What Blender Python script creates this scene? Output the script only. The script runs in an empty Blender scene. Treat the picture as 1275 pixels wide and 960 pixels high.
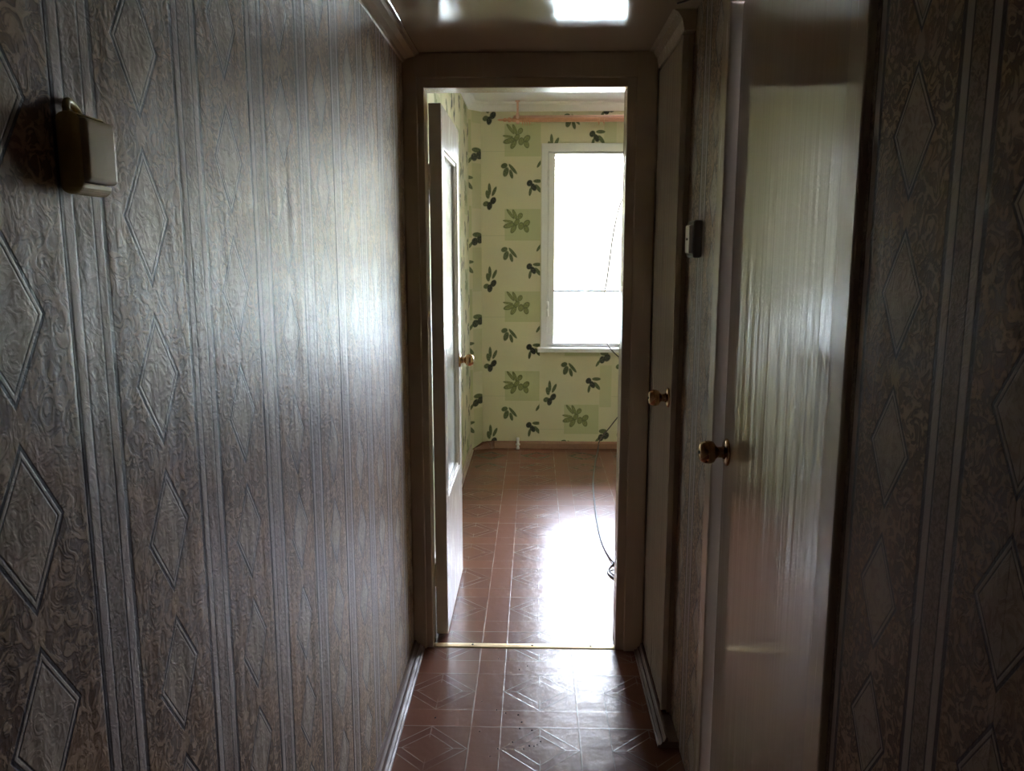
import bpy, bmesh, math, random
from mathutils import Vector, Matrix
random.seed(7)
S = bpy.context.scene
COL = S.collection
PI = math.pi

# ------------------------------------------------------------------ camera, world, light, exposure
CAM_H, FPX, VPX, VPY = 1.46, 1000.0, 666.0, 314.0      # eye height, focal length in px of the 1275x960 frame, vanishing point of the hall
_d = Vector(((VPX-637.5)/FPX, (480.0-VPY)/FPX, -1.0)).normalized()
_psi = math.asin(_d.x)
_pit = math.acos(min(1.0, -_d.z/math.cos(_psi)))
_r = Vector((math.cos(_psi), math.sin(_psi), 0))
_f = Vector((-math.sin(_psi)*math.cos(_pit), math.cos(_psi)*math.cos(_pit), -math.sin(_pit)))
_u = _r.cross(_f)
cd = bpy.data.cameras.new('camera'); cam = bpy.data.objects.new('camera', cd); COL.objects.link(cam)
cam.matrix_world = Matrix(((_r.x, _u.x, -_f.x, 0), (_r.y, _u.y, -_f.y, 0), (_r.z, _u.z, -_f.z, CAM_H), (0, 0, 0, 1)))
cd.sensor_fit = 'HORIZONTAL'; cd.sensor_width = 36.0; cd.lens = FPX*36.0/1275.0
cd.clip_start = 0.02; cd.clip_end = 500
S.camera = cam

w = bpy.data.worlds.new('overcast_sky'); S.world = w; w.use_nodes = True
_bg = w.node_tree.nodes['Background']
_bg.inputs['Color'].default_value = (0.76, 0.80, 1.0, 1); _bg.inputs['Strength'].default_value = 6.0
# portal: only guides sampling of the sky through the window, gives no light itself
pl = bpy.data.lights.new('window_portal', 'AREA'); pl.shape = 'RECTANGLE'; pl.size = 1.40; pl.size_y = 1.50
pl.cycles.is_portal = True
po = bpy.data.objects.new('window_portal', pl); COL.objects.link(po)
po.location = (0.733, 6.22, 1.487); po.rotation_euler = (-PI/2, 0, 0)
S.view_settings.view_transform = 'Standard'; S.view_settings.look = 'None'
S.view_settings.gamma = 1.0; S.view_settings.use_curve_mapping = False
S.view_settings.exposure = 4.35
S.cycles.max_bounces = 14; S.cycles.diffuse_bounces = 9; S.cycles.glossy_bounces = 6
S.cycles.transparent_max_bounces = 12; S.cycles.transmission_bounces = 8
S.cycles.use_denoising = True
S.cycles.caustics_reflective = True; S.cycles.sample_clamp_indirect = 12.0

# ------------------------------------------------------------------ node helpers
class T:
    """small helper that writes math as nodes"""
    def __init__(s, name):
        s.m = bpy.data.materials.new(name); s.m.use_nodes = True
        s.t = s.m.node_tree; s.n = s.t.nodes; s.l = s.t.links
        s.b = s.n['Principled BSDF']
    def put(s, sock, v):
        if hasattr(v, 'is_output') or isinstance(v, bpy.types.NodeSocket): s.l.new(v, sock)
        elif isinstance(v, (tuple, list)):
            sock.default_value = tuple(v) + ((1,) if len(v) == 3 and len(sock.default_value) == 4 else ())
        else: sock.default_value = v
    def math(s, op, a, b=None, c=None, clamp=False):
        n = s.n.new('ShaderNodeMath'); n.operation = op; n.use_clamp = clamp
        for i, v in enumerate((a, b, c)):
            if v is not None: s.put(n.inputs[i], v)
        return n.outputs[0]
    def add(s, a, b): return s.math('ADD', a, b)
    def sub(s, a, b): return s.math('SUBTRACT', a, b)
    def mul(s, a, b): return s.math('MULTIPLY', a, b)
    def absv(s, a): return s.math('ABSOLUTE', a)
    def mx(s, a, b): return s.math('MAXIMUM', a, b)
    def lt(s, a, b): return s.math('LESS_THAN', a, b)
    def band(s, x, lo, hi, soft):
        """1 between lo and hi with soft edges"""
        return s.mul(s.step(x, lo, soft), s.sub(1.0, s.step(x, hi, soft)))
    def step(s, x, e, soft):
        n = s.n.new('ShaderNodeMapRange'); n.interpolation_type = 'SMOOTHSTEP'
        s.put(n.inputs[0], x); n.inputs[1].default_value = e-soft; n.inputs[2].default_value = e+soft
        n.inputs[3].default_value = 0; n.inputs[4].default_value = 1
        return n.outputs[0]
    def rng(s, x, a, b, c, d):
        n = s.n.new('ShaderNodeMapRange'); s.put(n.inputs[0], x)
        for i, v in enumerate((a, b, c, d)): n.inputs[1+i].default_value = v
        return n.outputs[0]
    def mix(s, f, a, b, mode='MIX'):
        n = s.n.new('ShaderNodeMix'); n.data_type = 'RGBA'; n.blend_type = mode
        s.put(n.inputs[0], f); s.put(n.inputs[6], a); s.put(n.inputs[7], b)
        return n.outputs[2]
    def coord(s, kind='Object'):
        return s.n.new('ShaderNodeTexCoord').outputs[kind]
    def xyz(s, v):
        n = s.n.new('ShaderNodeSeparateXYZ'); s.l.new(v, n.inputs[0]); return n.outputs
    def comb(s, x, y, z):
        n = s.n.new('ShaderNodeCombineXYZ')
        for i, v in enumerate((x, y, z)): s.put(n.inputs[i], v)
        return n.outputs[0]
    def scale(s, v, sx, sy, sz):
        n = s.n.new('ShaderNodeVectorMath'); n.operation = 'MULTIPLY'; s.l.new(v, n.inputs[0]); n.inputs[1].default_value = (sx, sy, sz)
        return n.outputs[0]
    def noise(s, v, sc, detail=3.0, dist=0.0, rough=0.55):
        n = s.n.new('ShaderNodeTexNoise'); s.l.new(v, n.inputs['Vector'])
        n.inputs['Scale'].default_value = sc; n.inputs['Detail'].default_value = detail
        n.inputs['Distortion'].default_value = dist; n.inputs['Roughness'].default_value = rough
        return n.outputs[0]
    def bump(s, h, strength, dist, normal=None):
        n = s.n.new('ShaderNodeBump'); n.inputs['Strength'].default_value = strength; n.inputs['Distance'].default_value = dist
        s.l.new(h, n.inputs['Height'])
        if normal is not None: s.l.new(normal, n.inputs['Normal'])
        return n.outputs[0]
    def out(s, color=None, rough=None, normal=None, **kw):
        if color is not None: s.put(s.b.inputs['Base Color'], color)
        if rough is not None: s.put(s.b.inputs['Roughness'], rough)
        if normal is not None: s.put(s.b.inputs['Normal'], normal)
        for k, v in kw.items(): s.put(s.b.inputs[k.replace('_', ' ')], v)
        return s.m

def plain(name, col, rough=0.5, var=0.12, sc=40, **kw):
    t = T(name); c = t.coord(); n = t.noise(c, sc)
    dark = tuple(x*(1-var) for x in col); lite = tuple(min(1, x*(1+var)) for x in col)
    return t.out(t.mix(n, dark, lite), rough, t.bump(n, 0.05, 0.001), **kw)

def hall_paper(name, u0, z0):
    """brown wallpaper: staggered columns of upright diamonds between ribbed stripes (u along the wall = y)"""
    t = T(name); c = t.coord(); x, u, v = t.xyz(c)
    P, V, hw, hh = 0.2625, 0.1870, 0.0500, 0.0735
    uu = t.math('DIVIDE', t.sub(u, u0), P)
    colm = t.math('FLOOR', t.add(uu, 0.5))
    du = t.absv(t.mul(t.sub(uu, colm), P))
    par = t.absv(t.math('MODULO', colm, 2.0))
    vv = t.sub(t.sub(v, z0), t.mul(par, V/2))
    dv = t.absv(t.math('WRAP', vv, V/2, -V/2))
    d = t.add(t.mul(du, 1/hw), t.mul(dv, 1/hh))
    e = t.sub(P/2, du)
    sw = t.noise(c, 42, 2.5, 2.6)                       # scroll work of the ground
    sw2 = t.noise(c, 120, 2.0, 1.2)
    lines = t.band(sw, 0.44, 0.50, 0.03)
    hue = t.noise(c, 9, 2)
    ground = t.mix(t.step(sw, 0.53, 0.09), (0.088, 0.058, 0.037), (0.225, 0.170, 0.118))
    ground = t.mix(t.mul(lines, 0.7), ground, (0.050, 0.036, 0.028))
    ground = t.mix(t.mul(t.step(hue, 0.58, 0.12), 0.35), ground, (0.24, 0.15, 0.075))
    inner = t.mix(t.mul(t.step(sw, 0.55, 0.06), 0.6), (0.210, 0.180, 0.145), (0.125, 0.100, 0.078))
    tip = t.lt(t.add(t.mul(du, 1/0.012), t.mul(t.sub(V/2, dv), 1/0.030)), 1.0)
    colr = t.mix(t.mul(tip, 0.8), ground, (0.225, 0.170, 0.115))
    colr = t.mix(t.sub(1.0, t.step(d, 0.93, 0.02)), colr, inner)
    dia_dark = t.mx(t.band(d, 0.985, 1.085, 0.02), t.band(d, 0.855, 0.90, 0.02))
    colr = t.mix(dia_dark, colr, (0.022, 0.020, 0.022))
    colr = t.mix(t.band(d, 0.91, 0.985, 0.01), colr, (0.215, 0.195, 0.175))
    sm = t.sub(1.0, t.step(e, 0.0335, 0.002))
    rib = t.noise(t.scale(c, 1, 160, 25), 1.0, 2.0)
    colr = t.mix(sm, colr, t.mix(t.step(sw2, 0.5, 0.12), (0.085, 0.065, 0.052), (0.165, 0.135, 0.108)))
    colr = t.mix(t.band(e, 0.0185, 0.0325, 0.0012), colr, (0.230, 0.205, 0.190))
    edge = t.mx(t.band(e, 0.0155, 0.0185, 0.001), t.band(e, 0.0325, 0.0405, 0.0015))
    colr = t.mix(edge, colr, (0.028, 0.023, 0.022))
    colr = t.mix(1.0, colr, (1.90, 1.76, 1.64), 'MULTIPLY')
    # relief
    h = t.sub(t.mul(t.step(sw, 0.5, 0.12), 0.6), t.mul(t.mx(edge, dia_dark), 0.8))
    h = t.add(h, t.mul(sw2, 0.35))
    nb = t.bump(h, 0.38, 0.0011)
    wav = t.noise(t.scale(c, 1, 14, 3.0), 1.0, 2.0)      # paper not lying quite flat, in upright ripples
    nb = t.bump(wav, 0.85, 0.0055, nb)
    nb = t.bump(t.noise(t.scale(c, 1, 75, 9.0), 1.0, 2.0), 0.35, 0.0014, nb)
    rg = t.rng(sw, 0.3, 0.7, 0.40, 0.52)
    return t.out(colr, rg, nb, Specular_IOR_Level=0.26)

def olive_paper():
    """cream wallpaper with olive sprigs; UV: u = metres from the strip's left edge, v = metres above a sprig of the left row"""
    t = T('olive_wallpaper'); uv = t.coord('UV'); u, v, _ = t.xyz(uv)
    va = t.math('WRAP', v, 0.27, -0.32); vb = t.math('WRAP', v, 0.59, 0.0)
    pa = t.comb(u, va, 0.0); pb = t.comb(u, vb, 0.0)
    def ell(p, cx, cy, ang, a, b, ring=False):
        n = t.n.new('ShaderNodeMapping'); n.vector_type = 'TEXTURE'; t.l.new(p, n.inputs['Vector'])
        n.inputs['Location'].default_value = (cx, cy, 0); n.inputs['Rotation'].default_value = (0, 0, math.radians(ang)); n.inputs['Scale'].default_value = (a*1.12, b*1.16, 1)
        m = t.n.new('ShaderNodeVectorMath'); m.operation = 'LENGTH'; t.l.new(n.outputs[0], m.inputs[0])
        return t.band(m.outputs['Value'], 0.70, 0.92, 0.12) if ring else t.sub(1.0, t.step(m.outputs['Value'], 0.9, 0.14))
    def union(p, cx, cy, items, ring=False):
        r = None
        for (x, y, a, ra, rb) in items:
            k = ell(p, cx+x, cy+y, a, ra, rb, ring); r = k if r is None else t.mx(r, k)
        return r
    A_l = [(-.050,.058,128,.042,.010), (-.018,.052,112,.040,.011), (-.068,.008,172,.036,.008), (-.060,-.022,196,.042,.017), (-.028,-.046,240,.034,.016), (-.005,0,60,.028,.016)]
    A_o = [(.020,.045,60,.022,.016), (.026,-.026,80,.026,.019), (.066,-.008,45,.028,.019), (.064,-.046,110,.027,.017)]
    B_l = [(-.004,.055,92,.042,.011), (.030,.040,65,.036,.011), (-.018,.018,100,.030,.014), (-.030,-.047,30,.022,.017)]
    B_o = [(-.004,-.062,80,.029,.018), (.022,-.026,60,.027,.019)]
    C_l = [(.028,.034,0,.032,.012), (.033,-.018,-52,.035,.013), (-.025,-.040,80,.030,.010)]
    C_o = [(-.030,.020,60,.023,.019), (-.002,-.008,120,.029,.017)]
    D_l = [(-.030,.028,20,.024,.017), (.032,.005,-50,.045,.011), (-.018,-.015,70,.034,.018), (.020,-.030,-75,.032,.012)]
    F_l = [(0,.034,0,.030,.017), (-.045,-.040,58,.030,.009)]
    F_o = [(.020,0,60,.029,.023), (-.015,-.015,80,.028,.020)]
    patch = t.mul(t.band(u, .185, .443, .003), t.band(va, -.308, -.084, .003))
    estrip = t.mul(t.band(u, .447, .535, .003), t.sub(1.0, t.band(vb, .213, .488, .003)))
    nz = t.noise(uv, 60, 3); nz2 = t.noise(uv, 7, 2)
    base = t.mix(nz2, (0.660, 0.590, 0.395), (0.610, 0.600, 0.400))
    base = t.mix(t.mul(nz, 0.25), base, (0.54, 0.51, 0.35))
    # faint printed rules
    rules = t.mx(t.band(u, .297, .300, .001), t.band(u, .345, .348, .001))
    rules = t.mul(rules, t.band(vb, .30, .50, .01))
    rules = t.mx(rules, t.mul(t.band(vb, .315, .319, .001), t.lt(u, .25)))
    base = t.mix(t.mul(rules, 0.35), base, (0.30, 0.34, 0.20))
    colr = t.mix(t.mul(patch, 0.70), base, (0.430, 0.460, 0.230))
    colr = t.mix(t.mul(estrip, 0.50), colr, (0.440, 0.465, 0.240))
    vein = t.mix(t.step(t.noise(uv, 160, 2), 0.5, 0.15), (0.060, 0.078, 0.026), (0.165, 0.190, 0.085))
    veinA = t.mix(t.step(t.noise(uv, 150, 2), 0.5, 0.15), (0.170, 0.190, 0.060), (0.300, 0.320, 0.130))
    blk = t.mix(t.step(t.noise(uv, 130, 1), 0.58, 0.1), (0.022, 0.026, 0.016), (0.110, 0.120, 0.075))
    colr = t.mix(t.mx(union(pa, .277, -.178, A_l), union(pa, .277, -.178, A_o)), colr, veinA)
    colr = t.mix(t.mul(union(pa, .277, -.178, A_l+A_o, True), 0.65), colr, (0.085, 0.105, 0.040))
    lv = t.mx(t.mx(union(pa, .080, 0, B_l), union(pa, .394, .077, C_l)), t.mx(union(pa, .212, .190, D_l), union(pb, .478, .270, F_l)))
    colr = t.mix(lv, colr, vein)
    ov = t.mx(t.mx(union(pa, .080, 0, B_o), union(pa, .394, .077, C_o)), union(pb, .478, .270, F_o))
    colr = t.mix(ov, colr, blk)
    return t.out(colr, 0.55, t.bump(nz, 0.15, 0.001))

def lino():
    """printed sheet lino: squares with nested diamonds, framed by plank borders"""
    t = T('parquet_print_lino'); c = t.coord(); x, y, z = t.xyz(c)
    px, py, tx, ty = 0.336, 0.318, 0.243, 0.227
    mx_ = t.math('WRAP', t.sub(x, -0.100), px, 0.0); my = t.math('WRAP', t.sub(y, 2.384), py, 0.0)
    ax = t.absv(t.sub(mx_, tx/2)); ay = t.absv(t.sub(my, ty/2))
    intile = t.mul(t.lt(mx_, tx), t.lt(my, ty))
    dd = t.add(t.mul(ax, 0.96), t.mul(ay, 1.02))
    wv = t.noise(t.scale(c, 6, 6, 1), 1.0, 2)
    lw, sf = 0.0020, 0.0012
    ln = t.mx(t.band(dd, 0.1135-lw, 0.1135+lw, sf), t.band(dd, 0.074-lw, 0.074+lw, sf))
    cross = t.mul(t.mx(t.band(ax, -1, 0.0016, sf), t.band(ay, -1, 0.0016, sf)), t.step(dd, 0.055, 0.01))
    ln = t.mul(t.mx(ln, t.mul(cross, 0.7)), intile)
    ed = t.mx(t.mx(t.band(mx_, -1, 0.0016, sf), t.band(mx_, tx-lw, tx+lw, sf)), t.mx(t.band(my, -1, 0.0016, sf), t.band(my, ty-lw, ty+lw, sf)))
    ln = t.mx(ln, ed)
    gr = t.noise(t.scale(c, 160, 18, 1), 1.0, 3, 0.6); gr2 = t.noise(t.scale(c, 18, 160, 1), 1.0, 3, 0.6)
    quad = t.lt(t.mul(t.sub(mx_, tx/2), t.sub(my, ty/2)), 0.0)
    grain = t.add(t.mul(gr, quad), t.mul(gr2, t.sub(1.0, quad)))
    wood = t.mix(grain, (0.160, 0.068, 0.044), (0.178, 0.077, 0.052))
    wood = t.mix(t.mul(t.sub(1.0, intile), 0.35), wood, (0.225, 0.085, 0.052))
    wood = t.mix(t.mul(t.band(dd, 0.074, 0.1135, 0.001), t.mul(intile, 0.40)), wood, (0.125, 0.052, 0.036))
    fade = t.step(t.noise(c, 9, 2), 0.50, 0.16)
    colr = t.mix(t.mul(ln, t.add(0.08, t.mul(fade, 0.48))), wood, (0.40, 0.31, 0.26))
    h = t.add(t.mul(ln, 1.0), t.mul(grain, 0.02))
    nb = t.bump(h, 0.30, 0.0008)
    nb = t.bump(t.noise(c, 13, 2), 0.45, 0.0036, nb)
    nb = t.bump(t.noise(c, 48, 2), 0.18, 0.0014, nb)
    return t.out(colr, 0.25, nb, Specular_IOR_Level=0.32)

def gloss_paint(name, col, rough=0.12, streak=(1, 70, 2.2), amt=0.22, dist=0.0025, fine=0.10, drip=0.0):
    """old oil paint laid on with a brush: glossy with brush marks"""
    t = T(name); c = t.coord()
    s1 = t.noise(t.scale(c, *streak), 1.0, 3.0, 0.3); s2 = t.noise(t.scale(c, *(k*2.6 for k in streak)), 1.0, 3.0, 0.5)
    blot = t.noise(c, 3.5, 3)
    colr = t.mix(t.mul(t.step(blot, 0.5, 0.2), 0.5), col, tuple(k*0.86 for k in col))
    nb = t.bump(s1, amt, dist); nb = t.bump(s2, amt*0.6, dist*0.35, nb)
    sp = t.noise(c, 220, 2); nb = t.bump(sp, fine, 0.0006, nb)
    return t.out(colr, t.rng(s2, 0.3, 0.7, rough*0.8, rough*1.3), nb, Specular_IOR_Level=0.6)

M = {}
M['paper_l'] = hall_paper('brown_diamond_wallpaper', 0.662, 1.218)
M['paper_r'] = hall_paper('brown_diamond_wallpaper_right', 0.973, 1.597)
M['olive'] = olive_paper()
M['lino'] = lino()
CREAM = (0.56, 0.475, 0.365)
M['frame'] = gloss_paint('cream_frame_paint', CREAM, 0.22, (60, 60, 2.0), 0.25, 0.002)
M['door'] = gloss_paint('cream_door_gloss', (0.50, 0.435, 0.35), 0.030, (1, 30, 0.7), 0.50, 0.0026, 0.09)
M['doorw'] = gloss_paint('white_door_paint', (0.66, 0.62, 0.56), 0.22, (40, 40, 2.0), 0.2, 0.002)
M['ceil'] = gloss_paint('ceiling_gloss', (0.52, 0.43, 0.32), 0.10, (9, 5, 1), 0.12, 0.002, 0.04)
M['ceilw'] = plain('white_ceiling', (0.84, 0.84, 0.82), 0.7, 0.05)
M['white'] = plain('white_window_paint', (0.76, 0.75, 0.73), 0.35, 0.05)
M['whitedirty'] = plain('yellowed_white', (0.70, 0.67, 0.58), 0.4, 0.08)
M['plaster'] = plain('bare_plaster', (0.42, 0.38, 0.33), 0.9, 0.2)
M['skirt'] = gloss_paint('brown_skirting', (0.16, 0.10, 0.075), 0.5, (8, 8, 60), 0.2, 0.001)
M['skirt_room'] = plain('red_brown_skirting', (0.30, 0.15, 0.09), 0.45, 0.2)
M['skirt_pink'] = plain('pale_skirting', (0.46, 0.36, 0.29), 0.45, 0.15)
M['strip'] = plain('brass_strip', (0.74, 0.57, 0.33), 0.38, 0.12, Metallic=0.55)
M['dark'] = plain('dark_metal', (0.035, 0.03, 0.028), 0.5, 0.2)
M['brass'] = plain('aged_brass', (0.46, 0.29, 0.14), 0.22, 0.15, Metallic=1.0)
M['hinge'] = plain('painted_hinge', (0.52, 0.45, 0.36), 0.3, 0.1)
M['copper'] = plain('salmon_wood', (0.66, 0.33, 0.20), 0.32, 0.10)
M['salmon2'] = plain('pale_salmon_wood', (0.72, 0.45, 0.34), 0.4, 0.08)
M['yellowed'] = plain('yellowed_plastic', (0.62, 0.46, 0.17), 0.26, 0.06)
M['rocker'] = plain('rocker_plastic', (0.60, 0.47, 0.27), 0.22, 0.06)
M['swgrey'] = plain('grey_plastic', (0.16, 0.16, 0.155), 0.35, 0.08)
M['swwhite'] = plain('white_plastic', (0.66, 0.64, 0.60), 0.30, 0.05)
M['cable'] = plain('grey_brown_cable', (0.085, 0.065, 0.060), 0.45, 0.1)
M['cord'] = plain('blind_cord', (0.16, 0.15, 0.14), 0.6, 0.1)
M['strip_box'] = plain('dark_strip_plastic', (0.10, 0.08, 0.075), 0.4, 0.2)
M['outside'] = plain('courtyard_ground', (0.36, 0.38, 0.32), 0.9, 0.3, 0.2)
M['crumb'] = plain('crumb', (0.03, 0.025, 0.02), 0.8, 0.2)

def glass_mat(name, tint=(1, 1, 1)):
    t = T(name); n = t.n
    tr = n.new('ShaderNodeBsdfTransparent'); tr.inputs[0].default_value = (*tint, 1)
    gl = n.new('ShaderNodeBsdfGlossy'); gl.inputs['Roughness'].default_value = 0.02
    fr = n.new('ShaderNodeFresnel'); fr.inputs[0].default_value = 1.45
    mx = n.new('ShaderNodeMixShader'); t.l.new(fr.outputs[0], mx.inputs[0]); t.l.new(tr.outputs[0], mx.inputs[1]); t.l.new(gl.outputs[0], mx.inputs[2])
    t.l.new(mx.outputs[0], n['Material Output'].inputs[0]); n.remove(t.b); return t.m
M['glass'] = glass_mat('window_glass', (0.97, 0.985, 0.98))
def slat_mat():
    t = T('blind_slat'); n = t.n
    df = n.new('ShaderNodeBsdfDiffuse'); df.inputs[0].default_value = (0.86, 0.84, 0.74, 1)
    tl = n.new('ShaderNodeBsdfTranslucent'); tl.inputs[0].default_value = (0.80, 0.74, 0.56, 1)
    mx = n.new('ShaderNodeMixShader'); mx.inputs[0].default_value = 0.38
    t.l.new(df.outputs[0], mx.inputs[1]); t.l.new(tl.outputs[0], mx.inputs[2])
    t.l.new(mx.outputs[0], n['Material Output'].inputs[0]); n.remove(t.b); return t.m
M['slat'] = slat_mat()
def frosted():
    t = T('frosted_glass'); c = t.coord()
    return t.out((0.80, 0.84, 0.83), 0.16, t.bump(t.noise(c, 70, 2), 0.25, 0.002), Transmission_Weight=0.55, Specular_IOR_Level=0.6)
M['frosted'] = frosted()

# ------------------------------------------------------------------ mesh helpers
def b_box(bm, x0, x1, y0, y1, z0, z1, bev=0.0, seg=2):
    g = bmesh.ops.create_cube(bm, size=1.0)
    for v in g['verts']:
        v.co = Vector(((x0+x1)/2+v.co.x*(x1-x0), (y0+y1)/2+v.co.y*(y1-y0), (z0+z1)/2+v.co.z*(z1-z0)))
    if bev > 0:
        es = list({e for v in g['verts'] for e in v.link_edges})
        bmesh.ops.bevel(bm, geom=es, offset=bev, segments=seg, affect='EDGES', profile=0.5)
def b_tube(bm, pts, r, n=8, taper=None):
    pts = [Vector(p) for p in pts]; rings = []
    up = Vector((0.13, 0.21, 0.97)).normalized()
    for i, p in enumerate(pts):
        d = (pts[min(i+1, len(pts)-1)]-pts[max(i-1, 0)]).normalized()
        a = d.cross(up)
        if a.length < 1e-4: a = d.cross(Vector((1, 0, 0)))
        a.normalize(); b = a.cross(d); rr = r*(taper(i/(len(pts)-1)) if taper else 1)
        rings.append([bm.verts.new(p+a*(rr*math.cos(2*PI*k/n))+b*(rr*math.sin(2*PI*k/n))) for k in range(n)])
    for i in range(len(rings)-1):
        for k in range(n):
            f = bm.faces.new((rings[i][k], rings[i][(k+1) % n], rings[i+1][(k+1) % n], rings[i+1][k])); f.smooth = True
    bm.faces.new(list(reversed(rings[0]))); bm.faces.new(rings[-1])
def spline(pts, sub=8):
    P = [Vector(p) for p in pts]; o = []
    for i in range(len(P)-1):
        a, b, c, d = P[max(i-1, 0)], P[i], P[i+1], P[min(i+2, len(P)-1)]
        for k in range(sub):
            t = k/sub
            o.append(0.5*((2*b)+(c-a)*t+(2*a-5*b+4*c-d)*t*t+(3*b-a-3*c+d)*t**3))
    o.append(P[-1]); return o
def b_lathe(bm, prof, axis='x', sgn=1, n=24, org=(0, 0, 0)):
    """prof: (distance along axis, radius)"""
    rings = []
    for (h, r) in prof:
        ring = []
        for k in range(n):
            a = 2*PI*k/n; q = (r*math.cos(a), r*math.sin(a))
            v = (sgn*h, q[0], q[1]) if axis == 'x' else ((q[0], sgn*h, q[1]) if axis == 'y' else (q[0], q[1], sgn*h))
            ring.append(bm.verts.new(Vector(org)+Vector(v)))
        rings.append(ring)
    for i in range(len(rings)-1):
        for k in range(n):
            f = bm.faces.new((rings[i][k], rings[i][(k+1) % n], rings[i+1][(k+1) % n], rings[i+1][k])); f.smooth = True
    bm.faces.new(rings[0]); bm.faces.new(rings[-1])
def b_prism(bm, poly, axis, a, b):
    """extrude a 2-D outline along an axis: outline in (x,z) for 'y', (y,z) for 'x', (x,y) for 'z'"""
    def mk(p, t): return (p[0], t, p[1]) if axis == 'y' else ((t, p[0], p[1]) if axis == 'x' else (p[0], p[1], t))
    A = [bm.verts.new(mk(p, a)) for p in poly]; B = [bm.verts.new(mk(p, b)) for p in poly]
    n = len(poly)
    for i in range(n): bm.faces.new((A[i], A[(i+1) % n], B[(i+1) % n], B[i]))
    bm.faces.new(list(reversed(A))); bm.faces.new(B)
def obj(name, bm, mat, parent=None, smooth=False, uv=None):
    bmesh.ops.recalc_face_normals(bm, faces=bm.faces)
    if uv:
        L = bm.loops.layers.uv.new('UVMap')
        for f in bm.faces:
            for l in f.loops: l[L].uv = uv(l.vert.co)
    me = bpy.data.meshes.new(name); bm.to_mesh(me); bm.free()
    if smooth:
        for p in me.polygons: p.use_smooth = True
    me.materials.append(M[mat]); o = bpy.data.objects.new(name, me); COL.objects.link(o)
    if parent: o.parent = parent
    return o
def box(name, dims, mat, parent=None, bev=0.0, seg=2, uv=None):
    bm = bmesh.new(); b_box(bm, *dims, bev=bev, seg=seg); return obj(name, bm, mat, parent, uv=uv)
def tag(o, label, cat=None, kind=None, group=None):
    o['label'] = label
    if cat: o['category'] = cat
    if kind: o['kind'] = kind
    if group: o['group'] = group
    return o
def empty(name, loc=(0, 0, 0)):
    o = bpy.data.objects.new(name, None); o.empty_display_size = 0.1; o.location = loc; COL.objects.link(o); return o

# ------------------------------------------------------------------ dimensions (metres)
XL, XR = -0.443, 0.4355          # hall walls
YB = -2.80                       # hall end behind the camera
YF0, YF1 = 2.795, 2.885          # door frame at the end of the hall
HC = 2.11                        # lowered hall ceiling
YW = 5.912                       # window wall
RXL, RXR = -0.470, 2.30          # room side walls
RC = 2.50                        # room ceiling
OPL, OPR, OPT = -0.373, 0.304, 2.0

# ------------------------------------------------------------------ floor and ceilings
bm = bmesh.new(); b_box(bm, RXL-0.1, RXR+0.1, YB-0.1, YW+0.12, -0.08, 0.0)
tag(obj('floor', bm, 'lino'), 'red-brown lino floor printed with diamonds in squares', 'floor', 'structure')
bm = bmesh.new(); b_box(bm, XL-0.1, XR+0.1, YB-0.1, YF1, HC, HC+0.07)
tag(obj('ceiling', bm, 'ceil'), 'low glossy painted ceiling of the hall', 'ceiling', 'structure')
bm = bmesh.new(); b_box(bm, RXL-0.1, RXR+0.1, YF1, YW+0.12, RC, RC+0.07)
tag(obj('ceiling', bm, 'ceilw'), 'white ceiling of the room with the window', 'ceiling', 'structure')

# ------------------------------------------------------------------ hall walls
wl = tag(box('wall_left', (XL-0.10, XL-0.002, YB-0.1, YF1, 0, HC), 'plaster'), 'hall wall papered in brown with columns of diamonds, carrying the yellowed switch', 'wall', 'structure')
seams = [YB, -2.395, -1.870, -1.345, -0.820, -0.295, 0.230, 0.755, 1.280, 1.805, 2.330, YF0+0.02]
for i in range(len(seams)-1):
    g = 0.0016 if abs(seams[i]-1.805) < 0.01 else 0.0006
    box('wallpaper_strip', (XL-0.003, XL, seams[i]+g, seams[i+1], 0.0, HC), 'paper_l', wl)
D2A, D2B = 1.100, 1.945          # near door: frame from y to y
D1A, D1B = 2.345, 2.792          # far door leaf
wr = tag(box('wall_right', (XR+0.002, XR+0.10, YB-0.1, D2A+0.005, 0, HC), 'plaster'), 'hall wall with two cream doors and brown diamond wallpaper', 'wall', 'structure')
box('masonry', (XR+0.002, XR+0.10, D2B-0.005, YF1, 0, HC), 'plaster', wr)
box('masonry', (XR+0.002, XR+0.10, D2A, D2B, 2.055, HC), 'plaster', wr)
for a, b in ((YB, -2.44), (-2.44, -1.915), (-1.915, -1.39), (-1.39, -0.865), (-0.865, -0.34), (-0.34, 0.185), (0.185, 0.71), (0.71, D2A+0.006)):
    box('wallpaper_strip', (XR, XR+0.003, a+0.0006, b, 0, HC), 'paper_r', wr)
box('wallpaper_strip', (XR, XR+0.003, D2B-0.006, 2.16, 0, HC), 'paper_r', wr)
box('wallpaper_strip', (XR, XR+0.003, 2.1616, D1A+0.02, 0, HC), 'paper_r', wr)
box('wallpaper_strip', (XR, XR+0.003, D2A, D2B, 2.056, HC), 'paper_r', wr)
wb = tag(box('wall_back', (XL-0.1, XR+0.1, YB-0.1, YB, 0, HC), 'skirt_pink'), 'end wall of the hall behind the viewer', 'wall', 'structure')

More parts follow.
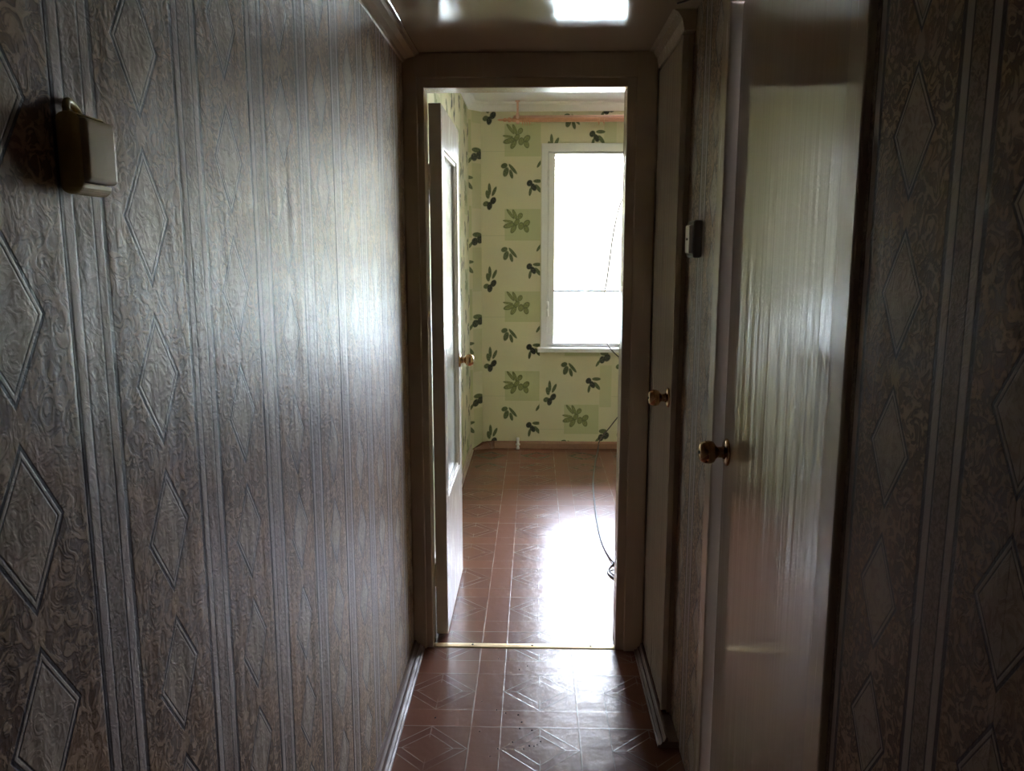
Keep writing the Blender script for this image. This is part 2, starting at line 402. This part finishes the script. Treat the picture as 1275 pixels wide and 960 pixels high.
# ceiling mouldings of the hall
bm = bmesh.new(); b_prism(bm, [(XL, HC), (XL, HC-0.030), (XL+0.006, HC-0.030), (XL+0.010, HC-0.022), (XL+0.026, HC-0.016), (XL+0.044, HC-0.013), (XL+0.050, HC-0.006), (XL+0.058, HC-0.004), (XL+0.058, HC)], 'y', YB, YF0)
tag(obj('trim_1', bm, 'ceil'), 'glossy cove moulding between hall ceiling and the wall with the yellowed switch', 'moulding', 'structure')
bm = bmesh.new(); b_prism(bm, [(XR, 2.056), (0.404, 2.056), (0.402, 2.064), (0.398, 2.085), (0.386, HC-0.006), (0.372, HC), (XR, HC)], 'y', D1A-0.02, YF0)
tag(obj('trim_2', bm, 'frame'), 'rough painted head board over the narrow cream door', 'moulding', 'structure')

# skirtings
def skirt_prof(x0, s, wd, ht):
    return [(x0, 0), (x0+s*wd, 0), (x0+s*wd, ht*0.22), (x0+s*wd*0.86, ht*0.30), (x0+s*wd*0.80, ht*0.24), (x0+s*wd*0.62, ht*0.40), (x0+s*wd*0.55, ht*0.62), (x0+s*wd*0.44, ht*0.56), (x0+s*wd*0.30, ht*0.74), (x0+s*wd*0.22, ht), (x0, ht)]
bm = bmesh.new(); b_prism(bm, skirt_prof(XL, 1, 0.040, 0.034), 'y', YB, YF0-0.004)
tag(obj('baseboard_left', bm, 'skirt'), 'ribbed brown skirting along the diamond-papered wall with the switch', 'baseboard', 'structure')
bm = bmesh.new(); b_prism(bm, skirt_prof(0.4035, -1, 0.030, 0.034), 'y', 2.20, YF0-0.004)
b_box(bm, 0.4035, XR, 2.20, D1A, 0, 0.02)
tag(obj('baseboard_right', bm, 'skirt'), 'ribbed brown sill strip along the foot of the narrow cream door', 'baseboard', 'structure')

# ------------------------------------------------------------------ doorway at the end of the hall: frame and open glazed leaf
d1 = tag(empty('door_1', (0, YF0, 0)), 'open glazed door in the cream frame at the end of the hall', 'door', 'structure')
def loc(dims, o=(0, YF0, 0)):
    x0, x1, y0, y1, z0, z1 = dims; return (x0-o[0], x1-o[0], y0-o[1], y1-o[1], z0-o[2], z1-o[2])
box('jamb', loc((XL, OPL, YF0, YF1, 0, HC)), 'frame', d1, 0.003)
box('jamb', loc((OPR, 0.403, YF0, YF1, 0, HC)), 'frame', d1, 0.003)
box('head', loc((OPL-0.002, OPR+0.002, YF0, YF1, OPT, HC)), 'frame', d1, 0.003)
box('architrave', loc((XL, OPL-0.022, YF0-0.010, YF0+0.002, 0, HC)), 'frame', d1, 0.004)
box('architrave', loc((OPR+0.030, 0.403, YF0-0.010, YF0+0.002, 0, HC)), 'frame', d1, 0.004)
box('architrave', loc((OPL-0.030, OPR+0.034, YF0-0.009, YF0+0.002, OPT+0.030, HC)), 'frame', d1, 0.004)
LX0, LX1, LY0, LY1, LZ0, LZ1 = -0.3705, -0.326, YF1-0.004, 3.520, 0.012, 1.968
st, tr_, br_ = 0.085, 0.145, 0.535
leaf = box('leaf', loc((LX0, LX1, LY0, LY0+st, LZ0, LZ1)), 'doorw', d1, 0.003)
box('stile', loc((LX0, LX1, LY1-st, LY1, LZ0, LZ1)), 'doorw', leaf, 0.003)
box('top_rail', loc((LX0, LX1, LY0+st-0.001, LY1-st+0.001, LZ1-tr_, LZ1)), 'doorw', leaf, 0.003)
box('bottom_rail', loc((LX0, LX1, LY0+st-0.001, LY1-st+0.001, LZ0, br_)), 'doorw', leaf, 0.003)
gy0, gy1, gz0, gz1 = LY0+st, LY1-st, br_, LZ1-tr_
bd = bmesh.new()
for dms in ((gy0, gy0+0.014, gz0, gz1), (gy1-0.014, gy1, gz0, gz1), (gy0+0.014, gy1-0.014, gz0, gz0+0.014), (gy0+0.014, gy1-0.014, gz1-0.014, gz1)):
    b_box(bd, *loc((LX0+0.026, LX1-0.006, dms[0], dms[1], dms[2], dms[3])), bev=0.003)
obj('glazing_bead', bd, 'doorw', leaf)
box('glass_pane', loc((LX0+0.019, LX0+0.025, gy0-0.005, gy1+0.005, gz0-0.005, gz1+0.005)), 'frosted', leaf)

KNOB = [(0.000, 0.031), (0.003, 0.031), (0.006, 0.027), (0.007, 0.016), (0.013, 0.0125), (0.022, 0.0120), (0.027, 0.017), (0.031, 0.0235), (0.040, 0.0265), (0.050, 0.0255), (0.058, 0.0215), (0.062, 0.0165), (0.0625, 0.006), (0.061, 0.003)]
def knob(parent, org, sgn, k=1.0):
    bm = bmesh.new(); b_lathe(bm, [(h*k, r*k) for h, r in KNOB[3:]], 'x', sgn, 24, org); kn = obj('knob', bm, 'brass', parent)
    bm = bmesh.new(); b_lathe(bm, [(-0.0005, 0.031*k)]+[(h*k, r*k) for h, r in KNOB[1:4]]+[(0.0072*k, 0.008*k)], 'x', sgn, 24, org); obj('rosette', bm, 'brass', parent)
    bm = bmesh.new(); b_lathe(bm, [(0.061*k, 0.0042*k), (0.0645*k, 0.0040*k), (0.065*k, 0.002*k)], 'x', sgn, 12, org); obj('keyhole_button', bm, 'dark', parent)
    return kn
knob(leaf, (LX1, 3.450-YF0, 0.998), 1)
knob(leaf, (LX0, 3.450-YF0, 0.998), -1, 0.85)
for z in (0.25, 1.72):
    bm = bmesh.new(); b_lathe(bm, [(-0.045, 0.006), (0.045, 0.006)], 'z', 1, 12, (LX0-0.001, LY0+0.003-YF0, z)); obj('hinge', bm, 'hinge', d1)

# threshold strip with three screws
ts = tag(empty('threshold_strip', (-0.02, 2.815, 0)), 'brassy metal threshold strip screwed across the doorway floor', 'threshold')
bm = bmesh.new(); b_prism(bm, [(-0.017, 0), (0.017, 0), (0.013, 0.0035), (0.0, 0.0052), (-0.013, 0.0035)], 'x', OPL+0.021, OPR+0.019); obj('bar', bm, 'strip', ts)
for sx in (-0.227, -0.003, 0.215):
    bm = bmesh.new(); b_lathe(bm, [(0.003, 0.0048), (0.0060, 0.0044), (0.0066, 0.002)], 'z', 1, 10, (sx+0.02, 0, 0)); obj('screw', bm, 'dark', ts)

# ------------------------------------------------------------------ narrow door beside the doorway (closed)
d2 = tag(empty('door_2', (0.405, D1B, 0)), 'narrow closed cream door with brass knob beside the end doorway', 'door', 'structure')
o2 = (0.405, D1B, 0)
box('rebate_strip', loc((0.4225, XR+0.002, D1A+0.012, D1B, 0.02, 2.05), o2), 'frame', d2)
lf = box('leaf', loc((0.405, 0.4228, D1A, D1B-0.004, 0.034, 2.048), o2), 'door', d2, 0.004, 3)
knob(lf, (0, 2.400-D1B, 1.026), -1, 0.95)
box('edge_bead', loc((0.4035, 0.4075, D1A, D1A+0.022, 0.034, 2.048), o2), 'door', lf, 0.0015)
for z in (1.787, 0.335):
    bm = bmesh.new(); b_lathe(bm, [(-0.062, 0.007), (-0.002, 0.007), (-0.001, 0.0055), (0.001, 0.0055), (0.002, 0.007), (0.062, 0.007)], 'z', 1, 14, (-0.004, 0.000, z)); obj('hinge', bm, 'hinge', d2)

# ------------------------------------------------------------------ wide glossy door (closed)
d3 = tag(empty('door_3', (XR, 1.5, 0)), 'wide closed glossy cream door with large brass knob reflecting the doorway', 'door', 'structure')
o3 = (XR, 1.5, 0)
FX = 0.4245
box('jamb', loc((FX, XR+0.09, 1.882, D2B, 0, 2.055), o3), 'frame', d3, 0.004)
box('jamb', loc((FX, XR+0.09, D2A, 1.165, 0, 2.055), o3), 'frame', d3, 0.004)
box('head', loc((FX, XR+0.09, 1.164, 1.883, 2.0, 2.055), o3), 'frame', d3, 0.004)
lf3 = box('leaf', loc((0.452, 0.492, 1.168, 1.879, 0.012, 1.997), o3), 'door', d3, 0.003)
knob(lf3, (0.452-XR, 1.842-1.5, 0.998), -1, 1.04)
box('stop_bead', loc((0.488, 0.524, 1.165, 1.177, 0.0, 2.0), o3), 'frame', d3)

# ------------------------------------------------------------------ room: walls with olive paper
def olive_strips(parent, axis, const, thick, cuts, lo, hi, zb, holes=()):
    """thin wallpaper strips with their own pattern offset; holes: (a0,a1,z0,z1) cut from them"""
    for i in range(len(cuts)-1):
        a0, a1 = cuts[i], cuts[i+1]; s0 = a0 if i or zb.get('s0') is None else zb['s0']
        vb = zb['v'][i % len(zb['v'])]
        parts = [(a0, a1, lo, hi)]
        for h in holes:
            nxt = []
            for (p0, p1, q0, q1) in parts:
                c0, c1 = max(p0, h[0]), min(p1, h[1])
                if c1 <= c0: nxt.append((p0, p1, q0, q1)); continue
                if p0 < c0: nxt.append((p0, c0, q0, q1))
                if c1 < p1: nxt.append((c1, p1, q0, q1))
                if q0 < h[2]: nxt.append((c0, c1, q0, h[2]))
                if h[3] < q1: nxt.append((c0, c1, h[3], q1))
            parts = nxt
        bm = bmesh.new()
        for (p0, p1, q0, q1) in parts:
            if axis == 'x': b_box(bm, p0, p1, *sorted((const, const+thick)), q0, q1)
            else: b_box(bm, *sorted((const, const+thick)), p0, p1, q0, q1)
        k = 0 if axis == 'x' else 1
        obj('wallpaper_strip', bm, 'olive', parent, uv=lambda c, s0=s0, vb=vb, k=k: (c[k]-s0, c[2]-vb))
WX0, WX1, WZ0, WZ1 = 0.045, 1.420, 0.752, 2.222          # window hole
wf = tag(box('wall_window', (RXL-0.1, WX0, YW+0.002, YW+0.30, 0, RC), 'whitedirty'), 'olive-sprig papered wall around the window', 'wall', 'structure')
box('masonry', (WX1, RXR+0.1, YW+0.002, YW+0.30, 0, RC), 'whitedirty', wf)
box('masonry', (WX0, WX1, YW+0.002, YW+0.30, 0, WZ0), 'whitedirty', wf)
box('masonry', (WX0, WX1, YW+0.002, YW+0.30, WZ1, RC), 'whitedirty', wf)
olive_strips(wf, 'x', YW, 0.004, [-0.40, 0.039, 0.574, 1.109, 1.644, 2.179, RXR], 0, RC, {'v': [0.671, 0.419, 0.671, 0.419], 's0': -0.404}, [(WX0, WX1, WZ0, WZ1)])
# boxed-in pipe corner
bm = bmesh.new(); b_prism(bm, [(RXL, 5.815), (-0.385, YW+0.003), (RXL, YW+0.003)], 'z', 0, RC)
obj('corner_boxing', bm, 'olive', wf, uv=lambda c: (c.x-RXL+0.425, c.z-0.10))
wrl = tag(box('wall_room_left', (RXL-0.10, RXL-0.002, YF1, YW+0.1, 0, RC), 'whitedirty'), 'olive-sprig papered room wall behind the open glazed door', 'wall', 'structure')
olive_strips(wrl, 'y', RXL, -0.004, [YF1, 3.14, 3.675, 4.21, 4.745, 5.28, 5.815, YW], 0, RC, {'v': [0.52, 0.25]})
wrr = tag(box('wall_room_right', (RXR+0.002, RXR+0.1, YF1, YW+0.1, 0, RC), 'whitedirty'), 'olive-sprig papered room wall beyond the window', 'wall', 'structure')
olive_strips(wrr, 'y', RXR, 0.004, [YF1, 3.40, 3.935, 4.47, 5.005, 5.54, YW], 0, RC, {'v': [0.52, 0.25]})
wrd = tag(box('wall_room_door', (0.403, RXR+0.1, YF0+0.06, YF1-0.004, 0, RC), 'whitedirty'), 'olive-sprig papered room wall that holds the doorway', 'wall', 'structure')
box('masonry', (RXL-0.1, 0.403, YF0+0.06, YF1-0.003, HC, RC), 'whitedirty', wrd)
olive_strips(wrd, 'x', YF1-0.002, -0.003, [0.404, 0.939, 1.474, 2.009, RXR], 0, RC, {'v': [0.4, 0.1]})

# cornice and skirtings of the room
def cornice(name, poly_path, label):
    bm = bmesh.new(); prof = [(0.0, -0.060), (0.008, -0.060), (0.012, -0.050), (0.030, -0.022), (0.045, -0.014), (0.050, -0.004), (0.050, 0.0), (0.0, 0.0)]
    rings = []
    n = len(poly_path)
    for i, p in enumerate(poly_path):
        p = Vector(p); d0 = (p-Vector(poly_path[i-1])).normalized() if i else None; d1_ = (Vector(poly_path[i+1])-p).normalized() if i < n-1 else None
        nn = lambda d: Vector((d.y, -d.x))
        if d0 is None: m = nn(d1_)
        elif d1_ is None: m = nn(d0)
        else:
            m = nn(d0)+nn(d1_); m = m/max(0.3, m.dot(nn(d0)))
        rings.append([bm.verts.new((p.x+m.x*a, p.y+m.y*a, RC+b)) for a, b in prof])
    for i in range(n-1):
        for k in range(len(prof)):
            bm.faces.new((rings[i][k], rings[i][(k+1) % len(prof)], rings[i+1][(k+1) % len(prof)], rings[i+1][k]))
    bm.faces.new(rings[0]); bm.faces.new(rings[-1])
    return tag(obj(name, bm, 'ceilw'), label, 'cornice', 'structure')
cornice('trim_3', [(RXL, YF1), (RXL, 5.815), (-0.385, YW), (RXR, YW)], 'white cornice between room ceiling and olive-sprig wallpaper')
bm = bmesh.new(); b_prism(bm, [(YW, 0), (YW-0.018, 0), (YW-0.018, 0.040), (YW-0.010, 0.052), (YW, 0.055)], 'x', -0.300, RXR)
tag(obj('baseboard_window', bm, 'skirt_room'), 'flat red-brown skirting below the window', 'baseboard', 'structure')
bm = bmesh.new(); b_prism(bm, [(RXL, 0), (RXL+0.020, 0), (RXL+0.020, 0.012), (RXL+0.010, 0.018), (RXL+0.010, 0.050), (RXL, 0.055)], 'y', YF1+0.02, 5.80)
tag(obj('baseboard_room_left', bm, 'skirt_pink'), 'pale skirting under the olive-sprig wall behind the open door', 'baseboard', 'structure')
# lino edge curling up in the corner
bm = bmesh.new()
v = [bm.verts.new(p) for p in ((RXL+0.004, 5.812, 0.001), (-0.30, 5.894, 0.001), (-0.30, YW-0.003, 0.058), (-0.388, YW-0.006, 0.048), (RXL+0.002, 5.816, 0.006))]
bm.faces.new(v); b_box(bm, -0.302, -0.298, 5.893, YW-0.002, 0, 0.056)
tag(obj('lino_flap', bm, 'lino'), 'corner of the red-brown lino turned up where skirting is missing', 'flooring')

# ------------------------------------------------------------------ window
wn = tag(empty('window_1', (0.4, YW, WZ0)), 'white wooden window with hinged sashes and overcast daylight behind', 'window', 'structure')
ow = (0.4, YW, WZ0)
FW = 0.048
fr_y0, fr_y1 = YW-0.012, YW+0.14
box('frame_post', loc((WX0, WX0+FW, fr_y0, fr_y1, WZ0, WZ1), ow), 'white', wn, 0.003)
box('frame_post', loc((WX1-FW, WX1, fr_y0, fr_y1, WZ0, WZ1), ow), 'white', wn, 0.003)
box('frame_head', loc((WX0+FW-0.001, WX1-FW+0.001, fr_y0, fr_y1, WZ1-0.058, WZ1), ow), 'white', wn, 0.003)
box('frame_bottom', loc((WX0+FW-0.001, WX1-FW+0.001, YW+0.004, fr_y1, WZ0, WZ0+0.030), ow), 'white', wn, 0.003)
rb = bmesh.new(); e_ = FW+0.022
for dms in ((WX0, WX0+e_, WZ0, WZ1), (WX1-e_, WX1, WZ0, WZ1), (WX0+e_, WX1-e_, WZ0, WZ0+0.040), (WX0+e_, WX1-e_, WZ1-0.066, WZ1)):
    b_box(rb, *loc((dms[0], dms[1], YW+0.043, YW+0.070, dms[2], dms[3]), ow))
obj('frame_rebate', rb, 'white', wn)
mid = (WX0+WX1)/2
box('mullion', loc((mid-0.03, mid+0.03, YW+0.043, YW+0.060, WZ0+0.03, WZ1-0.05), ow), 'white', wn)
for si, (sx0, sx1) in enumerate(((WX0+FW+0.004, mid-0.002), (mid+0.002, WX1-FW-0.004))):
    s = bmesh.new(); z0, z1 = WZ0+0.032, WZ1-0.061; y0, y1 = YW+0.002, YW+0.042; b_ = 0.045
    for dms in ((sx0, sx0+b_, z0, z1), (sx1-b_, sx1, z0, z1), (sx0+b_, sx1-b_, z0, z0+0.014), (sx0+b_, sx1-b_, z1-0.012, z1)):
        b_box(s, *loc((dms[0], dms[1], y0, y1, dms[2], dms[3]), ow), bev=0.002)
    so = obj('sash', s, 'white', wn)
    box('pane', loc((sx0+b_-0.004, sx1-b_+0.004, y0+0.020, y0+0.023, z0+0.010, z1-0.008), ow), 'glass', so)
    hx = sx0-0.002 if si == 0 else sx1+0.002
    for hz in (1.985, 1.050):
        bm = bmesh.new(); b_lathe(bm, [(-0.055, 0.008), (-0.001, 0.008), (0.0, 0.006), (0.001, 0.008), (0.055, 0.008)], 'z', 1, 12, (hx-ow[0], -0.012, hz-ow[2])); obj('hinge', bm, 'white', so)
box('pane', loc((WX0+FW-0.006, WX1-FW+0.006, YW+0.120, YW+0.123, WZ0+0.026, WZ1-0.054), ow), 'glass', wn)
sl = box('window_sill', loc((WX0-0.022, WX1+0.022, YW-0.075, YW+0.02, WZ0-0.016, WZ0+0.016), ow), 'white', wn, 0.004)

# horizontal blind between the panes, let down over the upper part
bl = tag(empty('window_blind', (0.7325, YW+0.080, 1.18)), 'white horizontal slat blind let down over the upper window with loose cord', 'blind')
bx0, bx1 = -0.630, 0.630
box('head_rail', (bx0, bx1, -0.014, 0.014, 0.958, 0.984), 'white', bl, 0.002)
box('bottom_rail', (bx0, bx1, -0.012, 0.012, -0.012, 0.008), 'swgrey', bl, 0.002)
sm_ = bmesh.new()
pr_ = [(-0.0125, -0.0008), (-0.006, 0.0006), (0.0, 0.0011), (0.006, 0.0006), (0.0125, -0.0008)]
pv = [[sm_.verts.new((x_, y_, z_)) for (y_, z_) in pr_] for x_ in (bx0, bx1)]
for k in range(4):
    f = sm_.faces.new((pv[0][k], pv[1][k], pv[1][k+1], pv[0][k+1])); f.smooth = True
first = None
for k in range(43):
    if first is None:
        first = obj('slat', sm_, 'slat', bl); so_ = first
    else:
        so_ = first.copy(); COL.objects.link(so_); so_.parent = bl
    so_.location = (0, 0, 0.022+k*0.0218); so_.rotation_euler = (math.radians(62), 0, 0)
for cx in (-0.50, 0.0, 0.50):
    bm = bmesh.new(); b_tube(bm, [(cx, 0.0, -0.006), (cx, 0.0, 0.96)], 0.0006, 6); obj('ladder_cord', bm, 'whitedirty', bl)
# loose pull cord hanging on the room side of the sash
pc = tag(empty('pull_cord', (0.505, YW-0.020, 1.16)), 'thin dark cord hanging in a slack curve before the window', 'cord')
bm = bmesh.new(); b_tube(bm, spline([(0.0, 0, 0.0), (0.018, 0, 0.10), (0.036, 0, 0.25), (0.055, 0, 0.41), (0.080, 0, 0.55), (0.103, 0, 0.635), (0.122, 0, 0.672), (0.160, 0, 0.690), (0.175, 0.02, 0.62)]), 0.0060, 6); obj('strand', bm, 'cord', pc)
bm = bmesh.new(); b_lathe(bm, [(-0.020, 0.002), (-0.016, 0.0045), (-0.002, 0.003), (0.004, 0.0018)], 'z', 1, 10, (0, 0, 0)); obj('tassel', bm, 'cord', pc)

# ------------------------------------------------------------------ curtain rods
cr = tag(empty('curtain_rod', (0.7, YW-0.09, 2.37)), 'salmon-coloured double curtain rod with turned finial above the window', 'curtain rod')
ocr = Vector((0.7, YW-0.09, 2.37))
def crl(x, y, z): return (x-0.7, y-(YW-0.09), z-2.37)
bm = bmesh.new(); b_tube(bm, [crl(-0.155, YW-0.10, 2.368), crl(1.66, YW-0.10, 2.368)], 0.016, 14); obj('front_rod', bm, 'copper', cr)
bm = bmesh.new(); b_tube(bm, [crl(-0.155, YW-0.045, 2.392), crl(1.66, YW-0.045, 2.396)], 0.014, 12); obj('rear_rod', bm, 'salmon2', cr)
for sx, sg in ((-0.155, -1), (1.66, 1)):
    bm = bmesh.new(); b_lathe(bm, [(-0.01, 0.013), (0.004, 0.015), (0.008, 0.009), (0.020, 0.016), (0.032, 0.017), (0.042, 0.008), (0.052, 0.013), (0.064, 0.013), (0.074, 0.006), (0.092, 0.008), (0.110, 0.002)], 'x', sg, 14, crl(sx, YW-0.10, 2.368)); obj('finial', bm, 'copper', cr)
for bx_ in (-0.125, 1.56):
    bm = bmesh.new(); b_box(bm, *loc((bx_-0.012, bx_+0.012, YW-0.115, YW-0.030, 2.350, 2.410), tuple(ocr)), bev=0.005)
    b_box(bm, *loc((bx_-0.007, bx_+0.007, YW-0.078, YW-0.066, 2.405, RC-0.001), tuple(ocr)), bev=0.002)
    b_box(bm, *loc((bx_-0.016, bx_+0.016, YW-0.090, YW-0.054, RC-0.006, RC+0.001), tuple(ocr)), bev=0.002)
    obj('bracket', bm, 'salmon2', cr)
for rx in (-0.090, -0.074, -0.058, -0.040, 0.44, 0.475, 1.48, 1.50, 1.52):
    bm = bmesh.new(); pts = [crl(rx+0.003*math.sin(a*3), YW-0.10+0.019*math.cos(a), 2.363+0.019*math.sin(a)) for a in [2*PI*k/16 for k in range(17)]]
    b_tube(bm, pts, 0.0032, 6); b_tube(bm, [crl(rx, YW-0.10, 2.344), crl(rx, YW-0.10, 2.330)], 0.0018, 5)
    obj('ring', bm, 'copper', cr)

# ------------------------------------------------------------------ cable, strip box, clip by the skirting
cb = tag(empty('cable', (0.36, 4.1, 0)), 'thin brown cable trailing over the floor and up beside the window sill', 'cable')
R_ = 0.0045
cp = [(0.402, 3.338, 0.014), (0.42, 3.36, 0.008), (0.45, 3.400, R_), (0.389, 3.429, R_), (0.345, 3.501, R_), (0.362, 3.596, R_), (0.418, 3.668, R_), (0.500, 3.640, R_), (0.530, 3.540, R_), (0.480, 3.445, R_+0.009), (0.400, 3.450, 2.2*R_), (0.350, 3.510, 3*R_), (0.400, 3.535, 3*R_), (0.480, 3.500, 3*R_), (0.560, 3.440, 2*R_), (0.600, 3.490, R_), (0.520, 3.520, 3.4*R_),
      (0.404, 3.568, 3*R_), (0.356, 3.791, R_), (0.345, 4.105, R_), (0.359, 4.593, R_), (0.382, 5.016, R_), (0.430, 5.480, R_), (0.474, 5.820, R_+0.004), (0.492, 5.872, 0.075), (0.560, 5.880, 0.165), (0.650, 5.880, 0.285), (0.760, 5.870, 0.430), (0.790, 5.850, 0.560), (0.720, 5.820, 0.640), (0.625, 5.805, 0.700), (0.555, 5.805, 0.765), (0.515, 5.805, 0.825), (0.492, 5.805, 0.880)]
bm = bmesh.new(); b_tube(bm, [Vector(p)-Vector((0.36, 4.1, 0)) for p in spline(cp, 8)], R_, 8, taper=lambda t: 1.0 if t < 0.94 else max(0.25, 1.0-(t-0.94)*12)); obj('cable_run', bm, 'cable', cb)
pb = tag(empty('power_strip', (0.395, 3.235, 0)), 'dark ribbed strip lying on the floor just inside the door jamb', 'power strip')
box('casing', (-0.029, 0.033, -0.095, 0.095, 0.0, 0.026), 'strip_box', pb, 0.005, 3)
for k in (-0.020, -0.006, 0.008, 0.022):
    box('rib', (k, k+0.006, -0.088, 0.088, 0.0255, 0.030), 'swwhite' if k in (-0.020, 0.008) else 'dark', pb, 0.001)
cl = tag(empty('pipe_clip', (-0.121, YW-0.018, 0)), 'small white stub standing against the red-brown skirting', 'clip')
bm = bmesh.new(); b_lathe(bm, [(0.0, 0.013), (0.012, 0.013), (0.016, 0.010), (0.070, 0.010), (0.074, 0.012), (0.086, 0.012), (0.088, 0.006)], 'z', 1, 14, (0, -0.013, 0)); obj('stub', bm, 'white', cl)
box('saddle', (-0.016, 0.016, -0.028, 0.001, 0.030, 0.040), 'whitedirty', cl, 0.003)

# ------------------------------------------------------------------ switches in the hall
sw = tag(empty('light_switch', (XL, 0.788, 1.512)), 'yellowed cream surface-mounted light switch on the diamond wallpaper', 'light switch')
hs = box('housing', (-0.001, 0.0205, -0.034, 0.030, 0.002, 0.077), 'yellowed', sw, 0.0085, 5)
ct = box('cutter', (0.010, 0.030, -0.0255, 0.0325, 0.0115, 0.0745), 'yellowed', None, 0.0008, 2); ct.location = sw.location   # a real recess for the rocker
md = hs.modifiers.new('recess', 'BOOLEAN'); md.operation = 'DIFFERENCE'; md.object = ct; md.solver = 'EXACT'
bpy.context.view_layer.update()
_me = bpy.data.meshes.new_from_object(hs.evaluated_get(bpy.context.evaluated_depsgraph_get()))
hs.modifiers.clear(); hs.data = _me; bpy.data.objects.remove(ct)
box('rocker', (0.008, 0.0250, -0.0235, 0.0305, 0.0135, 0.0725), 'rocker', sw, 0.0045, 5)
bm = bmesh.new(); b_tube(bm, spline([(0.006, -0.018, 0.070), (0.006, -0.020, 0.082), (0.004, -0.012, 0.088), (0.002, 0.004, 0.083), (0.002, 0.010, 0.076)]), 0.0035, 8); obj('cable_entry', bm, 'yellowed', sw)
s2 = tag(empty('light_switch', (XR, 2.185, 1.445)), 'small white and grey light switch between the two cream doors', 'light switch')
box('back_plate', (-0.022, 0.001, -0.042, 0.042, 0.0, 0.098), 'swgrey', s2, 0.006, 3)
box('rocker', (-0.030, -0.018, -0.022, 0.034, 0.012, 0.086), 'swwhite', s2, 0.004, 3)
box('insert', (-0.0315, -0.028, -0.004, 0.010, 0.046, 0.052), 'dark', s2)

# loose wire where the hall ceiling meets the head board
bm = bmesh.new(); b_tube(bm, spline([(0.372, 2.26, HC-0.004), (0.392, 2.22, HC-0.008), (0.408, 2.17, HC-0.010), (0.432, 2.10, HC-0.012), (0.434, 2.00, HC-0.010)]), 0.0028, 6)
tag(obj('ceiling_wire', bm, 'dark'), 'short dark wire at the hall ceiling corner above the narrow door', 'wire')
# crumbs swept about the hall floor
bm = bmesh.new()
def fl(x, y):   # a point of the photograph on the floor
    d = _f+_r*((x-637.5)/FPX)-_u*((y-480.0)/FPX); t = -CAM_H/d.z; return Vector((0, 0, CAM_H))+d*t
for (cx, cy) in ((498,72),(625,105),(590,120),(585,320),(645,388),(415,393),(592,380),(683,438),(634,456),(655,458),(668,452),(495,470),(460,503),(220,332),(600,352),(490,298),(425,260),(530,312),(560,440),(610,470)):
    p = fl(480+cx/3.54, 800+cy/3.54); a = random.random()*PI; r = 0.0016+random.random()*0.0022
    q = [bm.verts.new((p.x+r*k*math.cos(a+t), p.y+r*k*math.sin(a+t), 0.0003)) for t, k in ((0, 1.4), (1.9, .8), (3.3, 1.2), (4.6, .7))]
    tp = bm.verts.new((p.x, p.y, 0.0018+r*0.5))
    for i in range(4): bm.faces.new((q[i], q[(i+1) % 4], tp))
    bm.faces.new(list(reversed(q)))
tag(obj('floor_crumbs', bm, 'crumb'), 'dark crumbs scattered over the hall lino', 'crumbs', 'stuff')

# ------------------------------------------------------------------ outside
bm = bmesh.new(); b_box(bm, -120, 160, -60, 240, -6.2, -6.0)
tag(obj('ground', bm, 'outside'), 'pale courtyard ground far below the window', 'ground', 'structure')
